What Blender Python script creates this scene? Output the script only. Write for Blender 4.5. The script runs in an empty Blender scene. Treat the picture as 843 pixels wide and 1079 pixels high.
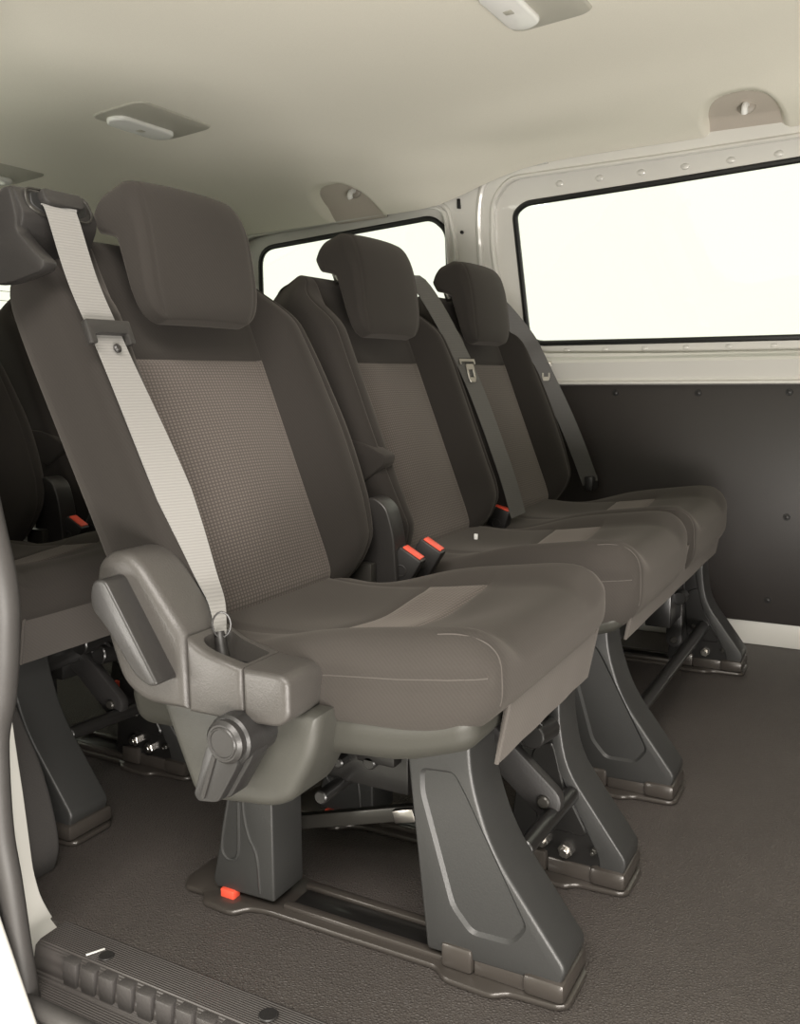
import bpy, bmesh, math, random
from mathutils import Vector, Matrix
random.seed(4)
scn = bpy.context.scene
COL = scn.collection
# axes: +X vehicle forward, +Y away from the open side door, +Z up (metres, van floor = 0)

# ------------------------------------------------------------------ materials
def new_mat(name):
    m = bpy.data.materials.new(name); m.use_nodes = True
    nt = m.node_tree; b = nt.nodes['Principled BSDF']
    return m, nt, b
def node(nt, t, **kw):
    n = nt.nodes.new(t)
    for k, v in kw.items(): setattr(n, k, v)
    return n
def coords(nt, scale=(1, 1, 1), rot=(0, 0, 0)):
    tc = node(nt, 'ShaderNodeTexCoord'); mp = node(nt, 'ShaderNodeMapping')
    mp.inputs['Scale'].default_value = scale; mp.inputs['Rotation'].default_value = rot
    nt.links.new(tc.outputs['Object'], mp.inputs['Vector'])
    return mp.outputs['Vector']
def bump(nt, b, h, strength, dist):
    bp = node(nt, 'ShaderNodeBump'); bp.inputs['Strength'].default_value = strength
    bp.inputs['Distance'].default_value = dist
    nt.links.new(h, bp.inputs['Height']); nt.links.new(bp.outputs['Normal'], b.inputs['Normal'])
def mixcol(nt, fac, c1, c2, out):
    mx = node(nt, 'ShaderNodeMix', data_type='RGBA')
    mx.inputs['A'].default_value = (*c1, 1); mx.inputs['B'].default_value = (*c2, 1)
    nt.links.new(fac, mx.inputs['Factor']); nt.links.new(mx.outputs['Result'], out)
def simple(name, c, rough=.5, metal=0, spec=.5, grain=None, coat=0):
    m, nt, b = new_mat(name)
    b.inputs['Base Color'].default_value = (*c, 1); b.inputs['Roughness'].default_value = rough
    b.inputs['Metallic'].default_value = metal; b.inputs['Specular IOR Level'].default_value = spec
    b.inputs['Coat Weight'].default_value = coat
    if grain:
        n = node(nt, 'ShaderNodeTexNoise'); n.inputs['Scale'].default_value = grain[0]; n.inputs['Detail'].default_value = 3
        nt.links.new(coords(nt), n.inputs['Vector']); bump(nt, b, n.outputs['Fac'], grain[1], .001)
        mixcol(nt, n.outputs['Fac'], tuple(x*.9 for x in c), tuple(min(1, x*1.1) for x in c), b.inputs['Base Color'])
    return m
def fabric(name, c, sheen=.10):
    m, nt, b = new_mat(name)
    v = coords(nt)
    w = node(nt, 'ShaderNodeTexWave', wave_type='BANDS', bands_direction='DIAGONAL')
    w.inputs['Scale'].default_value = 95; w.inputs['Distortion'].default_value = .6
    n = node(nt, 'ShaderNodeTexNoise'); n.inputs['Scale'].default_value = 900; n.inputs['Detail'].default_value = 2
    nt.links.new(v, w.inputs['Vector']); nt.links.new(v, n.inputs['Vector'])
    ad = node(nt, 'ShaderNodeMath', operation='MULTIPLY_ADD'); ad.inputs[1].default_value = .5
    nt.links.new(w.outputs['Fac'], ad.inputs[0]); nt.links.new(n.outputs['Fac'], ad.inputs[2])
    mixcol(nt, ad.outputs[0], tuple(x*.88 for x in c), tuple(x*1.10 for x in c), b.inputs['Base Color'])
    b.inputs['Roughness'].default_value = .9; b.inputs['Specular IOR Level'].default_value = .2
    b.inputs['Sheen Weight'].default_value = sheen; b.inputs['Sheen Roughness'].default_value = .5
    b.inputs['Sheen Tint'].default_value = (.9, .82, .74, 1)
    bump(nt, b, ad.outputs[0], .15, .0005)
    return m
def checked(name, c1, c2, ky, kz):
    # woven check of small dashes, repeating across the width (Y) and along the seat (Z - X)
    m, nt, b = new_mat(name)
    tc = node(nt, 'ShaderNodeTexCoord'); sp = node(nt, 'ShaderNodeSeparateXYZ')
    nt.links.new(tc.outputs['Object'], sp.inputs[0])
    def sine(sock, k):
        a = node(nt, 'ShaderNodeMath', operation='MULTIPLY'); a.inputs[1].default_value = k
        nt.links.new(sock, a.inputs[0])
        s = node(nt, 'ShaderNodeMath', operation='SINE'); nt.links.new(a.outputs[0], s.inputs[0]); return s.outputs[0]
    d = node(nt, 'ShaderNodeMath', operation='SUBTRACT'); nt.links.new(sp.outputs['Z'], d.inputs[0]); nt.links.new(sp.outputs['X'], d.inputs[1])
    sy = sine(sp.outputs['Y'], ky); sz = sine(d.outputs[0], kz)
    mn = node(nt, 'ShaderNodeMath', operation='MAXIMUM'); nt.links.new(sy, mn.inputs[0]); nt.links.new(sz, mn.inputs[1])
    n = node(nt, 'ShaderNodeTexNoise'); n.inputs['Scale'].default_value = 500; nt.links.new(tc.outputs['Object'], n.inputs['Vector'])
    mr = node(nt, 'ShaderNodeMapRange'); mr.inputs['From Min'].default_value = -.5; mr.inputs['From Max'].default_value = 1.1
    nt.links.new(mn.outputs[0], mr.inputs['Value'])
    ml = node(nt, 'ShaderNodeMath', operation='MULTIPLY_ADD'); ml.inputs[1].default_value = .75
    n2 = node(nt, 'ShaderNodeMath', operation='MULTIPLY'); n2.inputs[1].default_value = .3; nt.links.new(n.outputs['Fac'], n2.inputs[0])
    nt.links.new(mr.outputs[0], ml.inputs[0]); nt.links.new(n2.outputs[0], ml.inputs[2])
    mixcol(nt, ml.outputs[0], c1, c2, b.inputs['Base Color'])
    b.inputs['Roughness'].default_value = .9; b.inputs['Specular IOR Level'].default_value = .2
    b.inputs['Sheen Weight'].default_value = .2; b.inputs['Sheen Tint'].default_value = (.9, .82, .74, 1)
    bump(nt, b, ml.outputs[0], .35, .001)
    return m
def webbing(name, c):
    m, nt, b = new_mat(name)
    v = coords(nt)
    w = node(nt, 'ShaderNodeTexWave', wave_type='BANDS', bands_direction='Z'); w.inputs['Scale'].default_value = 85
    w.inputs['Distortion'].default_value = .8; w.inputs['Detail Scale'].default_value = 2
    nt.links.new(v, w.inputs['Vector'])
    mixcol(nt, w.outputs['Fac'], tuple(x*.88 for x in c), tuple(x*1.07 for x in c), b.inputs['Base Color'])
    b.inputs['Roughness'].default_value = .55; b.inputs['Sheen Weight'].default_value = .3
    bump(nt, b, w.outputs['Fac'], .3, .0006)
    return m
def leather_floor(name, c):
    m, nt, b = new_mat(name)
    v = coords(nt)
    vo = node(nt, 'ShaderNodeTexVoronoi', feature='DISTANCE_TO_EDGE'); vo.inputs['Scale'].default_value = 230
    n = node(nt, 'ShaderNodeTexNoise'); n.inputs['Scale'].default_value = 5; n.inputs['Detail'].default_value = 5; n.inputs['Roughness'].default_value = .65
    nt.links.new(v, vo.inputs['Vector']); nt.links.new(v, n.inputs['Vector'])
    mixcol(nt, n.outputs['Fac'], tuple(x*.8 for x in c), tuple(x*1.25 for x in c), b.inputs['Base Color'])
    mr = node(nt, 'ShaderNodeMapRange'); mr.inputs['From Max'].default_value = .35; nt.links.new(vo.outputs['Distance'], mr.inputs['Value'])
    b.inputs['Roughness'].default_value = .48; b.inputs['Specular IOR Level'].default_value = .5
    bump(nt, b, mr.outputs[0], .8, .0014)
    return m
def ribbed(name, c, k):
    m, nt, b = new_mat(name)
    tc = node(nt, 'ShaderNodeTexCoord'); w = node(nt, 'ShaderNodeTexWave', wave_type='BANDS', bands_direction='Y')
    w.inputs['Scale'].default_value = k; nt.links.new(tc.outputs['Object'], w.inputs['Vector'])
    b.inputs['Base Color'].default_value = (*c, 1); b.inputs['Roughness'].default_value = .42
    bump(nt, b, w.outputs['Fac'], .6, .0015)
    return m
def glass(name):
    m = bpy.data.materials.new(name); m.use_nodes = True; nt = m.node_tree; nt.nodes.clear()
    o = node(nt, 'ShaderNodeOutputMaterial'); t = node(nt, 'ShaderNodeBsdfTransparent'); g = node(nt, 'ShaderNodeBsdfGlossy')
    t.inputs[0].default_value = (.98, 1, .985, 1); g.inputs['Roughness'].default_value = .02
    mx = node(nt, 'ShaderNodeMixShader'); mx.inputs[0].default_value = .04
    nt.links.new(t.outputs[0], mx.inputs[1]); nt.links.new(g.outputs[0], mx.inputs[2]); nt.links.new(mx.outputs[0], o.inputs[0])
    return m

FAB = (.0180, .0157, .0138)
M = dict(
    fab=fabric('seat_fabric', FAB), fab2=fabric('seat_side_fabric', (.0205, .0180, .0158)),
    stitch=simple('seat_stitching', (.055, .048, .042), .8),
    chk=checked('checked_fabric', (.112, .096, .086), (.034, .029, .026), 2*math.pi/.0068, 2*math.pi/.0064),
    cush_lit=fabric('cushion_fabric_lit', (.034, .030, .0265)),  # paler than the back fabric: stronger light on the cushion put into colour
    skirt=fabric('skirt_fabric', (.070, .063, .057)),
    pan=simple('seat_pan_plastic', (.036, .035, .029), .55, grain=(300, .1)),
    shield=simple('grey_shield_plastic', (.050, .046, .042), .42, grain=(420, .35)),
    cover=simple('green_grey_plastic', (.043, .042, .036), .45, grain=(420, .15)),
    dark=simple('dark_plastic', (.018, .017, .0165), .42, grain=(350, .2)),
    house=simple('belt_housing_plastic', (.021, .0195, .0185), .38, grain=(350, .12)),
    legp=simple('leg_plastic', (.027, .027, .026), .42, grain=(380, .2)),
    steel=simple('black_steel', (.010, .0095, .009), .32, spec=.5, coat=.1),
    bright=simple('zinc_steel', (.45, .43, .40), .3, 1),
    tubem=simple('bar_steel', (.036, .034, .030), .35, .4),
    rail=simple('rail_steel', (.055, .048, .042), .3, .25, coat=.2),
    black=simple('black_recess', (.006, .006, .006), .6),
    red=simple('red_plastic', (.75, .09, .05), .35),
    belt=webbing('webbing_lit', (.17, .165, .155)), belt_shaded=webbing('webbing_shaded', (.06, .057, .051)),  # same webbing twice: near one lightened as lit, far ones darkened as shaded
    floor=leather_floor('floor_vinyl', (.062, .054, .049)),
    sill=ribbed('ribbed_sill_plastic', (.062, .056, .053), 95),
    sillp=simple('sill_plastic', (.050, .046, .044), .45, grain=(300, .4)),
    rub=simple('rubber_seal', (.045, .042, .040), .5, grain=(200, .1)),
    brub=simple('black_rubber', (.008, .008, .008), .35),
    body=simple('white_body_paint', (.62, .61, .57), .28, coat=.5),
    head=simple('headliner_cloth', (.80, .775, .68), .95, spec=.1, grain=(700, .12)),
    pocket=simple('pocket_brown', (.50, .45, .39), .6, grain=(500, .1)),  # browner, darker tone for the pocket faces
    panel=simple('dark_lining_board', (.027, .023, .021), .42, grain=(260, .12)),
    arch=simple('arch_carpet', (.035, .032, .030), .95, grain=(400, .6)),
    lampb=simple('lamp_bezel', (.48, .465, .40), .5), lens=simple('lamp_lens', (.88, .88, .85), .2, coat=.4),
    white=simple('white_tag', (.8, .8, .78), .5), hook=simple('hook_plastic', (.33, .30, .26), .45),
    glass=glass('window_glass'), wire=simple('heater_wire', (.35, .25, .16), .5),
    ground=simple('workshop_floor', (.62, .61, .58), .7),
)

# ------------------------------------------------------------------ mesh helpers
ORG = {}            # object -> world origin its mesh data is relative to
def mesh_obj(name, verts, faces, mat, parent=None, ang=35, label=None, smooth=True):
    o0 = ORG.get(parent.name, Vector()) if parent else Vector()
    me = bpy.data.meshes.new(name)
    me.from_pydata([tuple(Vector(v)-o0) for v in verts], [], faces)
    bm = bmesh.new(); bm.from_mesh(me); bmesh.ops.recalc_face_normals(bm, faces=bm.faces); bm.to_mesh(me); bm.free()
    me.materials.append(mat)
    if smooth:
        me.shade_smooth(); me.set_sharp_from_angle(angle=math.radians(ang))
    ob = bpy.data.objects.new(name, me); COL.objects.link(ob)
    if parent: ob.parent = parent; ORG[ob.name] = o0
    if label: ob['label'] = label
    return ob
def thing(name, loc, label, cat, group=None):
    o = bpy.data.objects.new(name, None); COL.objects.link(o); o.location = loc
    o.empty_display_size = .05
    o['label'] = label; o['category'] = cat
    if group: o['group'] = group
    ORG[o.name] = Vector(loc); return o
def structure(o): o['kind'] = 'structure'; return o

class MB:
    def __init__(s): s.v = []; s.f = []
    def add(s, vs, fs):
        k = len(s.v); s.v += [Vector(v) for v in vs]; s.f += [tuple(i+k for i in f) for f in fs]; return s
    def bm(s, b):
        b.verts.ensure_lookup_table(); b.verts.index_update()
        s.add([v.co.copy() for v in b.verts], [tuple(v.index for v in f.verts) for f in b.faces]); b.free(); return s
    def box(s, a, b, r=.003, seg=2, M4=None):
        m = bmesh.new(); bmesh.ops.create_cube(m, size=1)
        c = [(a[i]+b[i])/2 for i in range(3)]; d = [abs(b[i]-a[i]) for i in range(3)]
        for v in m.verts: v.co = Vector([v.co[i]*d[i]+(0 if M4 else c[i]) for i in range(3)])
        if r: bmesh.ops.bevel(m, geom=m.edges[:], offset=min(r, min(d)*.45), segments=seg, affect='EDGES', profile=.5)
        if M4:
            for v in m.verts: v.co = M4 @ v.co
        return s.bm(m)
    def prism(s, pts, e0, e1, r=.004, seg=2, tf=None):
        # outline pts (p,q) extruded between e0 and e1; tf(p,q,e)->world
        tf = tf or (lambda p, q, e: (p, e, q))
        m = bmesh.new(); vs = [m.verts.new((p, q, e0)) for p, q in pts]
        f = m.faces.new(vs); r_ = bmesh.ops.extrude_face_region(m, geom=[f])
        top = [g for g in r_['geom'] if isinstance(g, bmesh.types.BMVert)]
        for v in top: v.co.z = e1
        bmesh.ops.recalc_face_normals(m, faces=m.faces)
        if r:
            ed = [e for e in m.edges if abs(e.verts[0].co.z-e.verts[1].co.z) < 1e-7]
            bmesh.ops.bevel(m, geom=ed, offset=r, segments=seg, affect='EDGES', profile=.5, clamp_overlap=True)
        for v in m.verts: v.co = Vector(tf(*v.co))
        return s.bm(m)
    def tube(s, path, r, n=10, closed=False, caps=True, flat=None):
        P = [Vector(p) for p in path]; N = len(P); rings = []
        up = None
        for i in range(N):
            a = P[i-1] if (i or closed) else P[i]; b = P[(i+1) % N] if (i < N-1 or closed) else P[i]
            t = (b-a).normalized()
            if up is None: up = t.orthogonal().normalized()
            up = (up-t*up.dot(t)).normalized(); w = t.cross(up)
            rr = r[i] if isinstance(r, (list, tuple)) else r
            rings.append([P[i]+(up*math.cos(2*math.pi*k/n)+w*math.sin(2*math.pi*k/n))*rr for k in range(n)])
        vs = [v for q in rings for v in q]; fs = []
        for i in range(N if closed else N-1):
            j = (i+1) % N
            for k in range(n): fs.append((i*n+k, i*n+(k+1) % n, j*n+(k+1) % n, j*n+k))
        if caps and not closed: fs += [tuple(range(n))[::-1], tuple((N-1)*n+k for k in range(n))]
        return s.add(vs, fs)
    def cyl(s, a, b, r, n=20, bev=.002):
        a = Vector(a); b = Vector(b); d = (b-a).normalized(); L = (b-a).length; bev = min(bev, r*.4, L*.4)
        return s.tube([a, a+d*1e-5, a+d*bev, b-d*bev, b-d*1e-5, b], [r-bev, r-bev, r, r, r-bev, r-bev], n)
    def ribbon(s, path, wdirs, widths, th=.0016):
        P = [Vector(p) for p in path]; N = len(P); vs = []; fs = []
        for i in range(N):
            t = (P[min(i+1, N-1)]-P[max(i-1, 0)]).normalized()
            w = Vector(wdirs[i]); w = (w-t*w.dot(t)).normalized(); nn = t.cross(w).normalized(); h = widths[i]/2
            vs += [P[i]-w*h-nn*th/2, P[i]+w*h-nn*th/2, P[i]+w*h+nn*th/2, P[i]-w*h+nn*th/2]
        for i in range(N-1):
            for k in range(4): fs.append((i*4+k, i*4+(k+1) % 4, i*4+4+(k+1) % 4, i*4+4+k))
        fs += [(3, 2, 1, 0), tuple((N-1)*4+k for k in range(4))]
        return s.add(vs, fs)
    def sphere(s, c, r, sc=(1, 1, 1), n=12):
        m = bmesh.new(); bmesh.ops.create_uvsphere(m, u_segments=n, v_segments=n//2+2, radius=r)
        for v in m.verts: v.co = Vector([v.co[i]*sc[i]+c[i] for i in range(3)])
        return s.bm(m)
    def sweep_x(s, prof, x0, x1):      # closed profile (y,z) extruded along x
        n = len(prof); vs = [(x0, y, z) for y, z in prof]+[(x1, y, z) for y, z in prof]
        fs = [(k, (k+1) % n, n+(k+1) % n, n+k) for k in range(n)]+[tuple(range(n))[::-1], tuple(range(n, 2*n))]
        return s.add(vs, fs)
    def build(s, name, mat, parent=None, ang=35, label=None, smooth=True):
        return mesh_obj(name, s.v, s.f, mat, parent, ang, label, smooth)

def rpoly(pts, rad, seg=5):
    """closed outline with rounded corners (rad may be a list)"""
    out = []; n = len(pts)
    for i in range(n):
        p = Vector(pts[i]); a = Vector(pts[i-1])-p; b = Vector(pts[(i+1) % n])-p
        r = rad[i] if isinstance(rad, (list, tuple)) else rad
        r = min(r, a.length*.45, b.length*.45)
        if r < 1e-5: out.append(tuple(p)); continue
        p0 = p+a.normalized()*r; p1 = p+b.normalized()*r
        for k in range(seg+1):
            t = k/seg; out.append(tuple(p0*(1-t)**2+p*2*t*(1-t)+p1*t*t))
    return out
def smooth_path(pts, seg=6, closed=False):
    P = [Vector(p) for p in pts]; n = len(P); out = []
    for i in range(n if closed else n-1):
        g = (lambda k: P[k % n]) if closed else (lambda k: P[max(0, min(n-1, k))])
        p0, p1, p2, p3 = g(i-1), g(i), g(i+1), g(i+2)
        for k in range(seg):
            t = k/seg
            out.append(.5*((2*p1)+(p2-p0)*t+(2*p0-5*p1+4*p2-p3)*t*t+(3*p1-p0-3*p2+p3)*t**3))
    if not closed: out.append(P[-1])
    return out
def sstep(a, b, x):
    t = max(0, min(1, (x-a)/(b-a))); return t*t*(3-2*t)
def lerp1(tab, x):
    if x <= tab[0][0]: return tab[0][1]
    for (x0, y0), (x1, y1) in zip(tab, tab[1:]):
        if x <= x1:
            t = (x-x0)/(x1-x0); return y0+(y1-y0)*t
    return tab[-1][1]
def hermite(tab, x):
    n = len(tab)
    if x <= tab[0][0]: return tab[0][1]
    if x >= tab[-1][0]: return tab[-1][1]
    def sl(i):
        if i in (0, n-1): return 0 if n < 3 else (tab[1][1]-tab[0][1])/(tab[1][0]-tab[0][0]) if i == 0 else (tab[-1][1]-tab[-2][1])/(tab[-1][0]-tab[-2][0])
        return (tab[i+1][1]-tab[i-1][1])/(tab[i+1][0]-tab[i-1][0])
    for i in range(n-1):
        (x0, y0), (x1, y1) = tab[i], tab[i+1]
        if x <= x1:
            h = x1-x0; t = (x-x0)/h
            return y0*(2*t**3-3*t*t+1)+sl(i)*h*(t**3-2*t*t+t)+y1*(-2*t**3+3*t*t)+sl(i+1)*h*(t**3-t*t)

def rpt(hs, r, q):
    inn = Vector([max(-hs[a]+min(r, hs[a]*.98), min(hs[a]-min(r, hs[a]*.98), q[a])) for a in range(3)])
    d = Vector(q)-inn; p = inn+(d.normalized()*r if d.length > 1e-9 else d)
    return Vector([max(-hs[a], min(hs[a], p[a])) for a in range(3)])
def rbox(hs, n, r, f, cls=None, extra=((), (), ()), k=4):
    """dense rounded box deformed by f(rounded xyz, raw xyz); cls(axis, sign, raw centre)->part key"""
    L = []
    for a in range(3):
        h = hs[a]; ra = min(r, h*.98)
        edge = [ra*math.tan(math.radians(45*i/k)) for i in range(k, 0, -1)]
        inner = [-(h-ra)+2*(h-ra)*i/n[a] for i in range(n[a]+1)]
        for e in extra[a]: inner.append(e)
        inner = sorted(inner)
        inner2 = []
        for q in inner:
            if inner2 and q-inner2[-1] < 1e-4:
                continue
            inner2.append(q)
        L.append([-(h-ra)-e for e in edge]+inner2+[(h-ra)+e for e in edge[::-1]])
    idx = {}; V = []; F = {}
    def vid(q):
        key = tuple(round(c, 6) for c in q)
        if key not in idx:
            inn = []
            for a in range(3):
                ra = min(r, hs[a]*.98); inn.append(max(-hs[a]+ra, min(hs[a]-ra, q[a])))
            inn = Vector(inn); d = Vector(q)-inn
            p = inn + (d.normalized()*r if d.length > 1e-9 else d)
            for a in range(3): p[a] = max(-hs[a], min(hs[a], p[a]))
            idx[key] = len(V); V.append(Vector(f(p, Vector(q))))
        return idx[key]
    for a in range(3):
        b, c = (a+1) % 3, (a+2) % 3
        for sgn in (-1, 1):
            for i in range(len(L[b])-1):
                for j in range(len(L[c])-1):
                    q4 = []; cen = Vector()
                    for (ii, jj) in ((i, j), (i+1, j), (i+1, j+1), (i, j+1)):
                        q = [0, 0, 0]; q[a] = sgn*hs[a]; q[b] = L[b][ii]; q[c] = L[c][jj]
                        q4.append(q); cen += Vector(q)/4
                    key = cls(a, sgn, cen) if cls else 'body'
                    fv = [vid(q) for q in q4]
                    if sgn < 0: fv = fv[::-1]
                    F.setdefault(key, []).append(tuple(fv))
    out = {}
    for key, fs in F.items():
        mp = {}; vs = []; nf = []
        for fc in fs:
            t = []
            for i in fc:
                if i not in mp: mp[i] = len(vs); vs.append(V[i])
                t.append(mp[i])
            nf.append(tuple(t))
        out[key] = (vs, nf)
    return out

def cut(ob, cutter):
    """carve the cutter volume out of ob's mesh"""
    o0 = ORG.get(ob.name, Vector()); me = bpy.data.meshes.new('cutter')
    me.from_pydata([tuple(v-o0) for v in cutter.v], [], cutter.f)
    b = bmesh.new(); b.from_mesh(me); bmesh.ops.recalc_face_normals(b, faces=b.faces); b.to_mesh(me); b.free()
    c = bpy.data.objects.new('cutter', me); COL.objects.link(c); c.location = o0
    md = ob.modifiers.new('cut', 'BOOLEAN'); md.operation = 'DIFFERENCE'; md.object = c; md.solver = 'FAST'
    bpy.context.view_layer.update(); dg = bpy.context.evaluated_depsgraph_get(); dg.update()
    nm = bpy.data.meshes.new_from_object(ob.evaluated_get(dg)); ob.modifiers.clear(); old = ob.data; ob.data = nm
    bpy.data.meshes.remove(old); nm.name = ob.name
    bpy.data.objects.remove(c); bpy.data.meshes.remove(me)
    nm.shade_smooth(); nm.set_sharp_from_angle(angle=math.radians(38))
    return ob
def drafted(loop, y0, depth, draft, tf=None):
    """tapered plug: outline at the face, smaller at the bottom"""
    n = len(loop); cx = sum(p[0] for p in loop)/n; cz = sum(p[1] for p in loop)/n
    def off(k):
        a = Vector(loop[k-1]); b = Vector(loop[(k+1) % n]); t = (b-a).normalized(); q = Vector((-t[1], t[0]))
        p = Vector(loop[k]); 
        if q.dot(Vector((cx, cz))-p) < 0: q = -q
        return p, q
    A = []; B_ = []
    for k in range(n):
        p, q = off(k); A.append(p-q*draft*.5); B_.append(p+q*draft)
    v = [(p[0], y0-depth*.5, p[1]) for p in A]+[(p[0], y0+depth, p[1]) for p in B_]
    m = MB(); m.add(v, [tuple(range(n)), tuple(range(2*n-1, n-1, -1))]+[(i, (i+1) % n, n+(i+1) % n, n+i) for i in range(n)])
    return m

# ------------------------------------------------------------------ the seats
OX, OZ = -.822, .445
SX, SZ = -.355, .935            # up along the reclined back
NX, NZ = .935, .355             # out of the back, forward
def BK(yc, y, n, s): return Vector((OX+SX*s+NX*n, yc+y, OZ+SZ*s+NZ*n))
FARW = [(-.04, .215), (0, .235), (.05, .262), (.1, .278), (.2, .285), (.28, .275), (.36, .258), (.44, .230), (.49, .205), (.52, .180), (.55, .155)]
NEARW = [(-.04, .225), (.05, .240), (.15, .249), (.3, .262), (.44, .272), (.49, .268), (.52, .25), (.55, .215)]
MIDW = [(-.04, .205), (.05, .232), (.15, .245), (.3, .248), (.44, .248), (.49, .234), (.52, .205), (.55, .17)]

def backrest(root, yc, near, far, name_label=None):
    hs = (.285, .295, .055)          # y, s, n
    def f(p, q):
        y, s, n = p[0], p[1]+.255, p[2]-.055
        tab = near if y < 0 else far
        w = hermite(tab, s)
        w -= .030*sstep(-.01, -.10, n) if y < 0 else .012*sstep(-.01, -.10, n)
        a = abs(y)
        if a > .15: a = .15+(a-.15)*(w-.15)/(.285-.15)
        yy = math.copysign(a, y)
        fr = sstep(-.075, -.02, n)
        b = .052*sstep(.135, .215, abs(q[0]))*(1-sstep(.40, .52, s))*sstep(-.06, .03, s)
        b += .012*math.sin(math.pi*max(0, min(1, s/.36)))*(1-(min(1, abs(y)/.15))**2)
        g = 0
        if q[2] > .05:
            g = .0045*math.exp(-((abs(q[0])-.15)/.004)**2)
            if abs(q[0]) < .15: g = max(g, .0045*math.exp(-((s-.36)/.004)**2))
            g = max(g, .0035*math.exp(-((abs(q[0])-.246)/.004)**2))
        n2 = n+fr*(b-g)
        n2 -= .02*sstep(.3, .55, s)*(1-fr)*-1*0
        return BK(yc, yy, n2, s)
    def cls(a, sg, c):
        if a == 2 and sg > 0 and abs(c[0]) < .15 and c[1]+.255 < .36: return 'insert'
        if a == 2 and sg > 0 and abs(c[0]) < .15: return 'yoke'
        return 'body'
    ex = ((-.250, -.246, -.242, -.154, -.15, -.146, .146, .15, .154, .242, .246, .250), (.101, .105, .109), ())
    d = rbox(hs, (40, 44, 2), .035, f, cls, ex, 5)
    b = mesh_obj('backrest', *d['body'], M['fab'], root, 60)
    mesh_obj('backrest_insert', *d['insert'], M['chk'], root, 60, 'lighter checked fabric panel')
    mesh_obj('backrest_yoke', *d['yoke'], M['fab2'], root, 60)
    return b
def headrest(root, yc, dy=-.026):
    hs = (.125, .103, .05)
    FR = [(.39, .066), (.43, .080), (.5, .098), (.55, .104), (.58, .098), (.602, .078)]
    BKK = [(.39, .030), (.44, .034), (.520, .038), (.532, .026), (.545, .006), (.57, .000), (.602, .020)]
    def f(p, q):
        s = p[1]+.499; t = (p[2]+.05)/.1
        y = p[0]*(1-.20*max(0, (s-.53)/.072)**2.2-.20*max(0, (.455-s)/.065)**2.2)
        fr = hermite(FR, s)-.010*(abs(p[0])/.125)**2.5
        if q[2] > .049 and abs(abs(p[0])-.108) < .02: fr -= .002*math.exp(-((abs(p[0])-.108)/.003)**2)
        bk = lerp1(BKK, s)
        return BK(yc+dy, y, bk+(fr-bk)*t, s)
    d = rbox(hs, (24, 36, 6), .022, f, None, ((-.108, .108, -.105, -.111, .105, .111), (), ()), 5)
    h = mesh_obj('headrest', *d['body'], M['fab2'], root, 60)
    for sy in (-.055, .055):
        m = MB(); m.cyl(BK(yc+dy, sy, .02, .48), BK(yc+dy, sy, .02, .60), .006, 12)
        m.cyl(BK(yc+dy, sy, .012, .525), BK(yc+dy, sy, .012, .548), .013, 14)
        m.build('headrest_post', M['bright'], h)
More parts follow.
